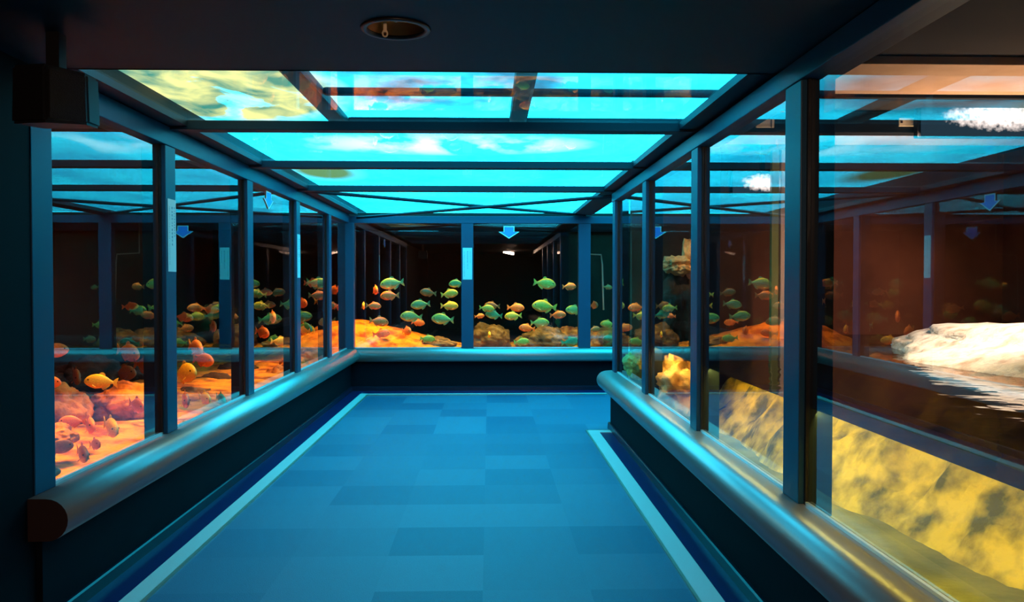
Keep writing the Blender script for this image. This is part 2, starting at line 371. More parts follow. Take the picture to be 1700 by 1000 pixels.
# ------------------------------------------------------------------ posts, rails, beams
ORD = ['nearest', 'second', 'third', 'fourth', 'fifth']
def post(x, y, side, label, w=0.15, d=0.1, sticker=False):
    """side: direction from the glass into the corridor"""
    t = empty('window_post', (x, y, ZL))
    h = 2.22-ZL
    bm = bmesh.new()
    if side in 'LR':
        s = 1 if side == 'L' else -1
        box(bm, min(0, s*.035), max(0, s*.035), -w/2, w/2, 0, h, 0.004); link('post_face', bm, 'paint', t)
        bm = bmesh.new(); box(bm, min(-s*.004, -s*d), max(-s*.004, -s*d), -w/2, w/2, -.05, h+.06, 0.003); link('post_core', bm, 'beam', t)['label'] = 'dark rear part behind the glass'
        bm = bmesh.new(); box(bm, min(0, s*.012), max(0, s*.012), -w/2-.014, -w/2, 0, h); link('seal', bm, 'seal', t)
        bm = bmesh.new(); box(bm, min(0, s*.012), max(0, s*.012), w/2, w/2+.014, 0, h); link('seal', bm, 'seal', t)
    else:
        box(bm, -w/2, w/2, -.035, 0, 0, h, 0.004); link('post_face', bm, 'paint', t)
        bm = bmesh.new(); box(bm, -w/2, w/2, .004, d, -.05, h+.06, 0.003); link('post_core', bm, 'beam', t)['label'] = 'dark rear part behind the glass'
    tag(t, label, 'post', 'blue steel posts between the tank windows'); return t
LY_ = [4.85, 6.45, 8.06, 9.66]
lab = ['blue steel post beside the nearest left window, with a long white sticker', 'plain blue steel post second from the camera in the left row',
       'blue steel post in the left row with a narrow white sticker, farther off', 'farthest blue steel post of the left row before the corner']
for y, l in zip(LY_, lab): post(XL, y, 'L', l)
post(XL, 3.47, 'L', 'dark wide blue post at the left edge, where the left windows begin', w=0.16)
RY_ = [3.27, 4.85, 6.43, 8.0]
lab = ['tallest blue steel post in front of the bright right tank', 'second blue steel post of the right row, beside the yellow rock',
       'third blue steel post of the right row, narrow and far off', 'end post of the right row at the passage corner']
for y, l in zip(RY_, lab): post(XR, y, 'R', l, w=0.17 if y < 4 else 0.15)
for px, l in ((776, 'blue steel post in the middle of the far windows, with a white sticker'), (970, 'plain blue steel post right of the arrow in the far windows')):
    post(P(px, 500, YB).x, YB, 'B', l, w=0.16)
xmid = P(776, 500, YB).x
t = empty('corner_post', (XL, YB, ZL)); bm = bmesh.new(); box(bm, -.01, .10, -.12, .01, 0, 2.22-ZL, .005); link('post_face', bm, 'paint', t)
bm = bmesh.new(); box(bm, -.12, -.012, .012, .1, -.05, 2.28-ZL); link('post_core', bm, 'beam', t); tag(t, 'dark blue corner post where the left and far windows meet', 'post')
# top rails
def rail(name, label, segs, mt='paint'):
    bm = bmesh.new()
    for s_ in segs: box(bm, *s_, 0.004)
    tag(link(name, bm, mt), label, 'rail', 'blue rails above the windows')
rail('top_rail', 'blue rail above the left row of windows', [(XL-.1, XL+.04, 3.40, YB-.05, 2.22, 2.33)])
rail('top_rail', 'blue rail above the windows at the far end', [(XL-.1, XE, YB-.04, YB+.1, 2.22, 2.315)])
rail('top_rail', 'dark blue rail above the right row of windows', [(XR-.04, XR+.1, -3, YR+.05, 2.22, 2.305)])
# black sill line and seal at the bottom of the glass
for nm, a in (('left', (XL, XL+.012, 3.4, YB, ZL, ZL+.012)), ('back', (XL, XE, YB-.012, YB, ZL, ZL+.012)), ('right', (XR-.012, XR, -3, YR, ZL, ZL+.012))):
    tag(boxo('window_sill_trim', 'bead', *a), 'thin metal bead at the foot of the %s glass' % {'left': 'left', 'back': 'far', 'right': 'right'}[nm], 'trim', 'thin beads at the foot of the glass')
# ceiling beams
for i, (y, l) in enumerate(((4.88, 'nearest dark beam crossing under the glass ceiling'), (6.45, 'second dark beam crossing under the glass ceiling'), (8.06, 'third, thinner looking dark beam under the glass ceiling, before the cross braces'))):
    bm = bmesh.new(); box(bm, XL-.1, XR+.1 if y < 7.9 else XE, y-.05, y+.05, ZC+.006, ZC+.06, .004); tag(link('ceiling_beam', bm, 'beam'), l, 'beam', 'dark beams across the glass ceiling')
bm = bmesh.new(); box(bm, XL-.1, XL+.14, 3.47, YB, 2.335, 2.37); tag(link('edge_beam', bm, 'beam'), 'dark beam edging the glass ceiling on the left side', 'beam')
bm = bmesh.new(); box(bm, XR-.13, XR+.12, 3.47, YB, 2.33, 2.37); tag(link('edge_beam', bm, 'beam'), 'dark beam edging the glass ceiling on the right side', 'beam')
for (a, b, l) in (((XL+.1, 8.1), (1.27, 10.9), 'thin dark brace rod from near left to far right under the far ceiling pane'), ((XR, 8.1), (XL+.15, 10.9), 'thin dark brace rod from near right to far left under the far ceiling pane')):
    bm = bmesh.new(); z = 2.325 if a[0] < 0 else 2.285; tube(bm, [(a[0], a[1], z), (b[0], b[1], z)], 0.018); tag(link('brace_rod', bm, 'beam', smooth=True), l, 'rod', 'crossed brace rods')

# ------------------------------------------------------------------ windows
wn = [0]
def pane(x0, x1, y0, y1, z0, z1, mat='glass'):
    wn[0] += 1; return struct(boxo('window_%d' % wn[0], mat, x0, x1, y0, y1, z0, z1))
ys = [3.42]+LY_+[YB]
for a, b in zip(ys, ys[1:]): pane(XL-.012, XL-.002, a+.002, b-.002, ZL-.05, 2.26)
xs = [XL, xmid, P(970, 500, YB).x, 2.85, 4.4, XE]
for a, b in zip(xs, xs[1:]): pane(a+.002, b-.002, YB-.002+.004, YB+.012, ZL-.05, 2.26)
ys = [-2.9, 0.2, 1.72]+RY_
for a, b in zip(ys, ys[1:]): pane(XR+.002, XR+.012, a+.002, b-.002, ZL-.05, 2.26)
for a, b in ((3.49, 4.88), (4.88, 6.45), (6.45, 8.06), (8.06, YB+.1)):
    pane(XL-.05, XR if a < 8 else XE, a+.002, b-.002, 2.375, 2.39, 'roofglass')
# chamber above the glass ceiling
bm = bmesh.new(); box(bm, -2.0, 1.40, 3.47, 7.9, 2.58, 2.60); box(bm, -2.0, XE+.4, 7.9, 14.6, 2.58, 2.60); struct(link('skylight', bm, 'skylight'))
struct(boxo('trim_6', 'soffit', 1.43, XE+.4, 7.87, 7.9, 2.30, 2.62))
struct(boxo('trim_4', 'soffit', -2.03, -2.0, 3.47, 14.6, 2.34, 2.62))
struct(boxo('trim_5', 'soffit', 1.40, 1.43, 3.47, 7.9, 2.30, 2.62))
GX1, GX2 = P(535, 168, 4.9).x*1.0, 0
def zb(x, y, h): return ((x-812)/F)*((F*h)/(470-y)), F*h/(470-y)
h = 1.04
xa, _ = zb(500, 130, h); xb, _ = zb(866, 165, h)
for x, l in ((xa, 'blurred dark bar lengthwise over the nearest ceiling pane, left one'), (xb, 'blurred dark bar lengthwise over the nearest ceiling pane, middle one')):
    bm = bmesh.new(); box(bm, x-.055, x+.055, 3.5, 5.55, 2.44, 2.50, .02); tag(link('roof_bar', bm, 'beam'), l, 'bar', 'bars above the glass ceiling')
for y, w, l in ((4.53, .03, 'thin dark bar across, above the nearest ceiling pane'), (5.42, .12, 'broad dark bar across, just behind the nearest ceiling beam')):
    bm = bmesh.new(); box(bm, xa+.056, 1.38, y-w, y+w, 2.45, 2.49, .015); tag(link('roof_bar', bm, 'beam'), l, 'bar', 'bars above the glass ceiling')

# ------------------------------------------------------------------ tanks: shells
struct(boxo('wall_left_tank', 'tankred', -4.9, -4.8, 2.0, 14.6, 0, 2.5))
struct(boxo('wall_left_tank_end', 'tankred', -4.8, XL-.2, 2.9, 3.0, 0, 2.5))
struct(boxo('wall_back_tank', 'tankblack', -4.9, XE+.4, 14.5, 14.6, 0, 2.35))
struct(boxo('wall_back_tank_side', 'tankblack', XE, XE+.1, 8.0, 14.5, 0, 2.58))
bm = bmesh.new(); box(bm, -4.9, XL-.13, 2.0, 14.6, 2.36, 2.42); box(bm, XL-.13, XE, YB+.12, 14.6, 2.33, 2.37)
struct(link('ceiling_tank', bm, 'tankblack'))
YT = 7.75; XT = 4.9; ZW = 0.94
struct(boxo('wall_right_tank_far', 'tankbrown', XR+.1, XT, YT, YT+.1, 0, 2.75))
struct(boxo('wall_right_tank_side', 'tankbrown', XT, XT+.1, -3, YT+.1, 0, 2.75))
struct(boxo('wall_right_tank_near', 'tankbrown', XR+.1, XT, -3.1, -3, 0, 2.75))
struct(boxo('ceiling_right_tank', 'tankblack', 1.43, XT+.1, -3, YT+.1, 2.66, 2.74))
for i, (a, b, l) in enumerate(((4.42, 5.12, 'nearer tan board under the ceiling of the right tank'), (6.55, 7.0, 'farther narrow tan board under the ceiling of the right tank'))):
    tag(boxo('ceiling_board', 'tan', 1.45, XT-.02, a, b, 2.61, 2.655, .005), l, 'board', 'tan boards over the right tank')
tag(boxo('tank_beam', 'beam', 1.45, XT-.02, 5.15, 5.24, 2.595, 2.655, .004), 'dark beam behind the nearer tan board over the right tank', 'beam')

# ------------------------------------------------------------------ terrain and rocks
def fbm(p, o=5): 
    return noise.fractal(Vector(p), 1.0, 2.0, o)
def gau(x, y, cx, cy, rx, ry): return math.exp(-((x-cx)/rx)**2-((y-cy)/ry)**2)
def hf(name, mat, x0, x1, y0, y1, step, fn, parent=None):
    bm = bmesh.new(); nx = int((x1-x0)/step); ny = int((y1-y0)/step); g = []
    for j in range(ny+1):
        g.append([bm.verts.new((x0+(x1-x0)*i/nx, y0+(y1-y0)*j/ny, fn(x0+(x1-x0)*i/nx, y0+(y1-y0)*j/ny))) for i in range(nx+1)])
    for j in range(ny):
        for i in range(nx): bm.faces.new((g[j][i], g[j][i+1], g[j+1][i+1], g[j+1][i]))
    # skirt to give the bed thickness
    rim = [g[0][i] for i in range(nx+1)]+[g[j][nx] for j in range(1, ny+1)]+[g[ny][i] for i in range(nx-1, -1, -1)]+[g[j][0] for j in range(ny-1, 0, -1)]
    low = [bm.verts.new((v.co.x, v.co.y, 0.0)) for v in rim]
    for k in range(len(rim)): bm.faces.new((rim[k], rim[(k+1) % len(rim)], low[(k+1) % len(low)], low[k]))
    bm.faces.new(low)
    return link(name, bm, mat, parent, smooth=True)
def bed(x, y):
    z = 0.36+0.05*fbm((x*1.2, y*1.2, 0))+0.015*fbm((x*7, y*7, 4))
    z += 0.10*gau(x, y, -2.9, 8.5, .8, 2.0)
    z += 0.46*gau(x, y, -2.15, 12.3, .85, .8)+0.18*gau(x, y, -1.1, 12.2, .9, .7)
    z += 0.12*gau(x, y, 0.3, 12.6, 1.8, .7)+0.08*gau(x, y, 1.2, 12.4, .6, .7)
    return z
tag(hf('sand_bed', 'sand', -4.79, XL-.21, 3.42, 11.08, .08, bed), 'glowing orange sand bed of the left tank', 'sand', kind='stuff')
tag(hf('sand_bed', 'sand', -4.79, XE-.01, 11.12, 14.49, .08, bed), 'mounded sand bed of the far tank, orange at its left end', 'sand', kind='stuff')
tag(hf('sand_bed', 'greensand', XR+.12, XT-.01, -2.99, YT-.01, .1, lambda x, y: 0.34+0.03*fbm((x*1.5, y*1.5, 2))), 'olive green tank bottom in front of the yellow bank in the right tank', 'sand', kind='stuff')

def rock(loc, size, seed, mat, label, name='rock', rz=0.0, amp=0.28, freq=1.6, sub=5, group=None, flat=0.0):
    bm = bmesh.new(); bmesh.ops.create_icosphere(bm, subdivisions=sub, radius=1)
    o = Vector((seed*7.3, seed*3.1, seed*1.7))
    for v in bm.verts:
        d = v.co.normalized()
        k = 1+amp*fbm(d*freq+o, 4)+0.4*amp*(abs(noise.noise(d*freq*3+o))-.3)+0.10*amp*fbm(d*freq*9+o, 3)
        v.co = Vector((d.x*size[0], d.y*size[1], d.z*size[2]))*k
        if flat and v.co.z > flat*size[2]: v.co.z = flat*size[2]+(v.co.z-flat*size[2])*.3
    ob = link(name, bm, mat, smooth=True); ob.location = loc; ob.rotation_euler = (0, 0, rz)
    tag(ob, label, 'rock', group); return ob
gl = 'boulders on the bed of the left tank'; gb = 'boulders on the bed of the far tank'
def prock(px, py, rpx, Y, seed, mat, label, asp=(1, 1, .8), group=gl, **k):
    p = P(px, py, Y); r = rpx*Y/F
    return rock(p, (r*asp[0], r*asp[1], r*asp[2]), seed, mat, label, group=group, **k)
prock(95, 680, 44, 6.2, 1, 'rock', 'orange lit boulder at the left edge of the nearest left window', (1, 1.2, .9))
prock(215, 675, 52, 6.6, 2, 'rock', 'broad orange boulder in the right half of the nearest left window', (1.1, 1.1, .75))
prock(150, 690, 34, 7.2, 3, 'darkrock', 'dark boulder between the two orange ones in the nearest left window', (1.2, 1.2, 1.0))
prock(95, 725, 30, 4.9, 4, 'rock', 'small craggy boulder low at the left edge of the nearest left window', (1, 1, .7))
prock(320, 668, 34, 7.6, 5, 'darkrock', 'dark boulder low in the second left window', (1, 1.1, .7))
for i, (x, y, r, Y, l) in enumerate(((140, 640, 46, 8.0, 'dark round boulder behind the orange ones, nearest left window'), (232, 640, 40, 9.2, 'dark boulder at the back right of the nearest left window'),
        (350, 655, 38, 8.6, 'dark boulder at the back of the second left window'), (395, 630, 30, 10.0, 'dark boulder at the right of the second left window'), (75, 650, 34, 7.6, 'dark boulder at the back left edge of the nearest left window'))):
    prock(x, y, r, Y, 40+i, 'blackrock', l, (1.3, 1.3, .9))
for i, (x, y, r, Y) in enumerate(((437, 655, 22, 8.9), (462, 628, 22, 9.4), (488, 612, 24, 10.2), (512, 600, 26, 11.3), (535, 588, 24, 12.0), (560, 568, 26, 12.6))):
    prock(x, y, r, Y, 10+i, 'rock', ['orange boulder at the near left foot of the rock ridge, third left window', 'orange boulder in the middle of the third left window ridge', 'orange boulder behind the post with the narrow sticker',
          'orange boulder at the left of the fourth left window', 'orange boulder at the right of the fourth left window', 'highest orange boulder, in the fifth left window'][i], (1, 1.2, .9))
prock(812, 562, 34, 12.3, 20, 'darkrock', 'brown boulder left of the bottom of the far middle window', (1, .8, .75), gb)
prock(903, 568, 38, 12.1, 21, 'darkrock', 'grey brown flat boulder in the middle of the far middle window', (1.1, .8, .6), gb)
prock(950, 566, 30, 12.5, 22, 'rock', 'orange brown boulder behind the post right of the arrow window', (1.1, .8, .85), gb)
prock(1000, 566, 30, 12.3, 23, 'rock', 'orange boulder at the foot of the narrow far right window', (1.1, .8, .7), gb)
prock(725, 572, 24, 12.0, 24, 'darkrock', 'low olive brown boulder left of the far sticker post', (1.4, .8, .5), gb)
# right tank: the mossy bank
def bank(x, y):
    e = min(1, max(0, (7.05-y)/.55)); e = e*e*(3-2*e)
    foot = 1.64+0.10*fbm((y*.8, 1, 3))
    if y < 4.0: foot += 0.22*(4.0-y)
    u = (x-foot)/.55; u = max(0, min(1, u)); z = .30+.60*(u**.75)*e
    v = (x-(foot+1.0))/.6; v = max(0, min(1, v)); z -= .5*v*v*(3-2*v)*e
    rough = .10*fbm((x*3, y*3, 1), 6)+.05*fbm((x*9, y*9, 3), 5)
    return min(z+rough*e*min(1, u*4), ZW-.012)
tag(hf('mossy_bank', 'moss', 1.45, 3.4, -1.0, 7.3, .035, bank), 'long yellow mossy rock bank under water behind the right windows', 'rock')
rock((3.75, 4.6, 0.93), (1.05, 1.85, .27), 31, 'paleslab', 'large pale rock standing out of the water in the right tank, brightly lit', rz=.12, amp=.16, freq=1.3)
rock((1.69, 7.4, 0.97), (.22, .2, .60), 33, 'blackrock', 'dark brown rock column in the second right window from the far end', amp=.3)
rock(P(1128, 440, 7.3), (.14, .13, .08), 35, 'tanrock', 'tan rock with a pointed top on the dark rock column', amp=.4)
rock(P(1141, 418, 7.3), (.045, .07, .12), 36, 'tanrock', 'small upright tan rock tip above the tan rock', amp=.3)
rock(P(1058, 604, 7.3), (.11, .2, .12), 37, 'greensand', 'olive green rock low in the farthest right window', amp=.3)
rock(P(1132, 640, 6.4), (.22, .4, .25), 38, 'tanrock', 'yellow pointed boulder at the far end of the mossy bank', amp=.4)
# water of the right tank
m, n, out = nt('tank_water'); L = n.links.new
tr = n.nodes.new('ShaderNodeBsdfTransparent'); tr.inputs[0].default_value = (0.30, 0.22, 0.12, 1)
df = n.nodes.new('ShaderNodeBsdfDiffuse'); df.inputs[0].default_value = (0.03, 0.018, 0.01, 1)
m1 = n.nodes.new('ShaderNodeMixShader'); m1.inputs[0].default_value = 0.75; L(tr.outputs[0], m1.inputs[1]); L(df.outputs[0], m1.inputs[2])
gs = n.nodes.new('ShaderNodeBsdfGlossy'); gs.inputs['Roughness'].default_value = 0.04
fr = n.nodes.new('ShaderNodeFresnel'); fr.inputs[0].default_value = 1.33
tc = n.nodes.new('ShaderNodeTexCoord'); tx = n.nodes.new('ShaderNodeTexNoise'); tx.inputs['Scale'].default_value = 2.5; tx.inputs['Detail'].default_value = 3
L(tc.outputs['Object'], tx.inputs['Vector']); bp = n.nodes.new('ShaderNodeBump'); bp.inputs['Strength'].default_value = .35; bp.inputs['Distance'].default_value = .03
L(tx.outputs['Fac'], bp.inputs['Height']); L(bp.outputs[0], gs.inputs['Normal'])
m2 = n.nodes.new('ShaderNodeMixShader'); L(fr.outputs[0], m2.inputs[0]); L(m1.outputs[0], m2.inputs[1]); L(gs.outputs[0], m2.inputs[2]); L(m2.outputs[0], out.inputs[0])
M['water'] = m
bm = bmesh.new(); vs = [bm.verts.new(v) for v in ((XR+.014, -3, ZW), (XT, -3, ZW), (XT, YT, ZW), (XR+.014, YT, ZW))]; bm.faces.new(vs)
tag(link('water_surface', bm, 'water'), 'dark still water surface of the right tank around the pale rock', 'water', kind='stuff')
# acrylic edge columns
x = P(1299, 500, 7.2).x
t = empty('acrylic_column', (x, 7.2, .3)); 
bm = bmesh.new(); box(bm, -.03, .03, -.03, .03, 0, 2.3, .01); link('column_edge', bm, 'acrylic', t)
bm = bmesh.new(); box(bm, -.11, -.045, -.03, .03, 0, 2.3, .01); link('column_edge', bm, 'acrylic_green', t)
tag(t, 'tall pale acrylic edge standing upright in the right tank beside the tallest post', 'column')

# added glowing panels standing in for light shimmering over the right tank
def shimmermat():
    m, n, out = nt('sparkling_shimmer'); L = n.links.new
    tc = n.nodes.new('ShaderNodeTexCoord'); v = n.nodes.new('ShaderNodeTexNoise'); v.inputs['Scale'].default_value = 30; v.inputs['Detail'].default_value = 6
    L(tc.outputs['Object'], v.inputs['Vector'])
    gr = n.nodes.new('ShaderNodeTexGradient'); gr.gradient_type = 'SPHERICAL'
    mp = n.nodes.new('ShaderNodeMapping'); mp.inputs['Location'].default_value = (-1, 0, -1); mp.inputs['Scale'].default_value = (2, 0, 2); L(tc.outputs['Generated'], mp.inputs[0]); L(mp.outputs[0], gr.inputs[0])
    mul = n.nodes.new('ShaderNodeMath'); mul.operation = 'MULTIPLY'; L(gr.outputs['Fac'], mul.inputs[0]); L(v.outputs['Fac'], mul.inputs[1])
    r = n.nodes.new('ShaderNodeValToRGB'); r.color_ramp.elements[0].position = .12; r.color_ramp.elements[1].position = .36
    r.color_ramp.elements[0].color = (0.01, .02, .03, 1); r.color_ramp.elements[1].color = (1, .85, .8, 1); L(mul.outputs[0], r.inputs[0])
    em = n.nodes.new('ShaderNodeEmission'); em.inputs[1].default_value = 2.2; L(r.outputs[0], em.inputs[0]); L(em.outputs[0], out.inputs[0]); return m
M['lamp'] = shimmermat()  # emissive speckle that stands in for the shimmer
def shimmer_panel(x0, x1, y0, y1, Y, label):
    a, b = P(x0, y1, Y), P(x1, y0, Y); t = empty('shimmer_panel', ((a.x+b.x)/2, Y, (a.z+b.z)/2)); w, h = (b.x-a.x)/2, (b.z-a.z)/2
    bm = bmesh.new(); box(bm, -w, w, -.02, .0, -h, h, .008); link('shimmer_face', bm, 'lamp', t)
    bm = bmesh.new(); box(bm, -w-.02, w+.02, 0.002, .06, -h-.01, h+.01, .008); link('panel_back', bm, 'beam', t)
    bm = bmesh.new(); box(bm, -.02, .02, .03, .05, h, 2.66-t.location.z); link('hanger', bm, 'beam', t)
    tag(t, label, 'lamp', 'added shimmer panels over the right tank')
shimmer_panel(1528, 1800, 162, 226, 5.75, 'large sparkling white light shimmer on an added panel high in the nearest right window')
shimmer_panel(1216, 1320, 284, 324, 7.3, 'small sparkling light shimmer on an added panel high in the third right window')
for px_, py_, l_ in ((1507, 203, 'small beige plate high in the nearest right window, beside the light shimmer'), (1270, 205, 'small beige plate on a dark beam seen high through the second right window')):
  p = P(px_, py_, 5.82)
  t = empty('name_tag', p); bm = bmesh.new(); box(bm, -.065, .065, -.006, .006, -.03, .03, .003); link('plate', bm, 'tag', t)
  bm = bmesh.new(); box(bm, .04, .046, -.009, -.006, -.03, .03); link('line', bm, 'ledge_end', t); bm = bmesh.new(); box(bm, -.055, -.04, -.009, -.006, -.008, .008); link('dot', bm, 'ledge_end', t)
  tag(t, l_, 'plate', 'beige plates over the right tank')
tag(boxo('tank_beam', 'beam', 1.45, XT-.02, 5.83, 5.95, p.z-.06, 2.655, .004), 'dark beam that carries the beige plate over the right tank', 'beam')

# ------------------------------------------------------------------ stickers, arrows, downlight, speaker
random.seed(5)
def sticker(p, w, h, side, label, seed):
    rnd = random.Random(seed); t = empty('sticker', p)
    bm = bmesh.new(); n0 = -.0015
    box(bm, -w/2, w/2, n0, 0, -h/2, h/2); link('paper', bm, 'sticker', t)
    for cx, ln, s in ((-.32, .8, .07), (0.02, .55, .13), (.3, .4, .10)):
        z = .40*h; bm = bmesh.new()
        while z > (.40-ln)*h:
            g = s*w*1.0
            for q in range(3):
                if rnd.random() < .8: zz = z-g*(.2+.3*q); box(bm, cx*w-g*.5, cx*w+g*.5, n0-.0006, n0, zz-g*.07, zz+g*.07)
            if rnd.random() < .7: xx = cx*w+g*(rnd.random()-.5)*.6; box(bm, xx-g*.08, xx+g*.08, n0-.0006, n0, z-g*.95, z-g*.1)
            z -= g*1.35
        link('column_of_writing', bm, 'ink', t)
    t.rotation_euler = (0, 0, {'B': 0, 'L': PI/2}[side]); tag(t, label, 'sticker', 'white stickers with vertical writing'); return t
yb = YB-.036
a = P(776, 438, yb); sticker(a, .125, .42, 'B', 'white sticker with vertical writing on the middle post of the far windows', 1)
a = P(283, 391, X=XL+.036); sticker((XL+.036, 4.86, a.z), .12, .42, 'L', 'long white sticker with vertical writing on the nearest left post', 2)
a = P(493, 425, X=XL+.036); sticker((XL+.036, 8.06, a.z), .12, .42, 'L', 'narrow looking white sticker on the third left post', 3)
def arrow(p, w, h, rz, label):
    t = empty('arrow_sign', p, rz)
    def sh(s, y0, y1):
        bm = bmesh.new(); pts = [(-.26, .5), (.26, .5), (.26, .05), (.5, .05), (0, -.5), (-.5, .05), (-.26, .05)]
        a = [bm.verts.new((x*w*s, y0, z*h*s)) for x, z in pts]; b = [bm.verts.new((x*w*s, y1, z*h*s)) for x, z in pts]
        bm.faces.new(a); bm.faces.new(b)
        for k in range(7): bm.faces.new((a[k], a[(k+1) % 7], b[(k+1) % 7], b[k]))
        return bm
    link('arrow_border', sh(1.0, -.002, 0), 'arrow_edge', t); link('arrow_face', sh(.84, -.004, -.0021), 'arrow', t)
    tag(t, label, 'arrow sign', 'down arrows on the glass')
arrow(P(845, 386, YB-.003), .28, .165, 0, 'blue arrow pointing down at the top of the far middle window')
a = P(446, 333, X=XL+.003); arrow(a, .30, .15, PI/2, 'pale blue arrow pointing down high on the third left window')
# pale pipe in the far tank
bm = bmesh.new(); tube(bm, [(P(962, 422, 12.2).x, 12.2, 2.33), P(962, 421, 12.2), P(998, 423, 12.2), P(1000, 440, 12.2), P(1002, 515, 12.2)], .012); tag(link('pipe', bm, 'pipe', smooth=True), 'thin pale bent pipe in the far tank at the narrow right window', 'pipe')

# downlight
t = empty('downlight', (LX, LY, ZC))
def lathe(bm, prof, seg=40):
    rings = [[bm.verts.new((r*math.cos(2*PI*k/seg), r*math.sin(2*PI*k/seg), z)) for k in range(seg)] for r, z in prof]
    for a, b in zip(rings, rings[1:]):
        for k in range(seg): bm.faces.new((a[k], a[(k+1) % seg], b[(k+1) % seg], b[k]))
    return rings
bm = bmesh.new(); lathe(bm, [(.098, .004), (.100, -.008), (.118, -.008), (.121, -.001), (.098, -.0005)]); link('trim_ring', bm, 'seal', t, True)
bm = bmesh.new(); r = lathe(bm, [(.099, 0.0), (.094, .02), (.082, .055), (.06, .085), (.03, .1)]); bm.faces.new(r[-1]); link('reflector', bm, 'bronze', t, True)
bm = bmesh.new(); lathe(bm, [(.001, .09), (.02, .085), (.02, .03), (.001, .02)], 16); link('bulb', bm, 'bulb', t, True)
bm = bmesh.new()
box(bm, -.034, -.022, -.072, -.069, -.035, .03, .002)
link('hanging_clip', bm, 'bulb', t); bm = bmesh.new()
tube(bm, [(-.028+.008*math.cos(a), -.0705, -.040+.010*math.sin(a)) for a in [2*PI*k/16 for k in range(17)]], .003, 6); link('clip_ring', bm, 'bulb', t)
tag(t, 'round recessed ceiling lamp with a bronze reflector and a small hanging clip', 'lamp')
# speaker box
a = P(88, 168, 2.95); t = empty('speaker', (a.x, 2.95, a.z), math.radians(0))
bm = bmesh.new()
pts = [(-.13, -.10), (.04, -.13), (.145, .03), (.145, .14), (-.13, .14)]
lo = [bm.verts.new((x, y, -.095+.02*(y > 0))) for x, y in pts]; hi = [bm.verts.new((x*.95, y, .105)) for x, y in pts]
bm.faces.new(lo); bm.faces.new(hi)
for k in range(5): bm.faces.new((lo[k], lo[(k+1) % 5], hi[(k+1) % 5], hi[k]))
bmesh.ops.bevel(bm, geom=bm.edges[:], offset=.01, segments=2, affect='EDGES'); link('cabinet', bm, 'speaker', t)
bm = bmesh.new(); va, vb = Vector((.052, -.118, 0)), Vector((.138, .012, 0)); nn = Vector((.13, -.085, 0)).normalized()*.006
q = [bm.verts.new(v) for v in (va+nn+Vector((0, 0, -.075)), vb+nn+Vector((0, 0, -.075)), vb+nn+Vector((0, 0, .085)), va+nn+Vector((0, 0, .085)))]
q2 = [bm.verts.new(v.co-nn*1.3) for v in q]; bm.faces.new(q); bm.faces.new(q2)
for k in range(4): bm.faces.new((q[k], q[(k+1) % 4], q2[(k+1) % 4], q2[k]))
link('grille', bm, 'grille', t)
bm = bmesh.new(); box(bm, -.03, .03, 0, .06, .10, ZC-a.z); link('bracket', bm, 'speaker', t)
t.scale = (.76, .85, 1)
tag(t, 'black loudspeaker box hanging from the dark ceiling at the upper left', 'speaker')

# ------------------------------------------------------------------ fish
def fish_proto():
    root = empty('piranha', (0, 0, 0))
    # stations along x (nose at +.5): x, top, bottom, half width
    st = [(.50, .02, -.045, .018), (.475, .065, -.09, .045), (.43, .12, -.13, .065), (.36, .175, -.17, .082), (.27, .22, -.21, .092), (.16, .245, -.235, .095),
          (.04, .24, -.225, .088), (-.08, .205, -.185, .074), (-.18, .15, -.13, .055), (-.26, .09, -.08, .036), (-.32, .055, -.055, .022), (-.36, .05, -.05, .015)]
    bm = bmesh.new(); seg = 20; rings = []
    for x, t_, b_, w in st:
        c = (t_+b_)/2; h = (t_-b_)/2
        rings.append([bm.verts.new((x, w*math.copysign(abs(math.cos(a))**.9, math.cos(a)), c+h*math.sin(a))) for a in [2*PI*k/seg for k in range(seg)]])
    for a, b in zip(rings, rings[1:]):
        for k in range(seg): bm.faces.new((a[k], a[(k+1) % seg], b[(k+1) % seg], b[k]))
    bm.faces.new(rings[0]); bm.faces.new(rings[-1])
    link('body', bm, 'green', root, True)
    def fin(name, pts, th=.008):
        bm = bmesh.new(); a = [bm.verts.new((x, th/2, z)) for x, z in pts]; b = [bm.verts.new((x, -th/2, z)) for x, z in pts]
        bm.faces.new(a); bm.faces.new(b[::-1]); n = len(pts)
        for k in range(n): bm.faces.new((a[k], a[(k+1) % n], b[(k+1) % n], b[k]))
        return link(name, bm, 'green', root)
    fin('tail_fin', [(-.345, .045), (-.42, .12), (-.50, .17), (-.485, .07), (-.46, 0), (-.485, -.07), (-.50, -.17), (-.42, -.12), (-.345, -.045)])
    fin('dorsal_fin', [(.10, .235), (.04, .30), (-.03, .31), (-.09, .26), (-.11, .185)])
    fin('anal_fin', [(-.02, -.20), (-.08, -.27), (-.17, -.22), (-.27, -.12), (-.27, -.07), (-.1, -.17)])
    for s in (1, -1):
        f = fin('pectoral_fin', [(.24, -.09), (.15, -.15), (.12, -.19), (.19, -.17), (.25, -.13)]); f.location = (0, s*.085, 0); f.rotation_euler = (s*.35, 0, 0)
        bm = bmesh.new(); bmesh.ops.create_uvsphere(bm, u_segments=12, v_segments=8, radius=.026); e_ = link('eye', bm, 'eye', root, True); e_.location = (.385, s*.068, .045)
    return root
proto = fish_proto(); used = [False]
def put_fish(loc, length, yaw, pitch, col, label, group):
    if not used[0]: r = proto; used[0] = True; kids = list(proto.children)
    else:
        r = proto.copy(); C.objects.link(r); kids = []
        for c in proto.children:
            k = c.copy(); C.objects.link(k); k.parent = r; kids.append(k)
    r.location = loc; r.rotation_euler = (0, pitch, yaw); r.scale = (length,)*3
    for k in kids:
        if not k.name.startswith('eye'):
            k.material_slots[0].link = 'OBJECT'; k.material_slots[0].material = FM[col]
    tag(r, label, 'fish', group); return r
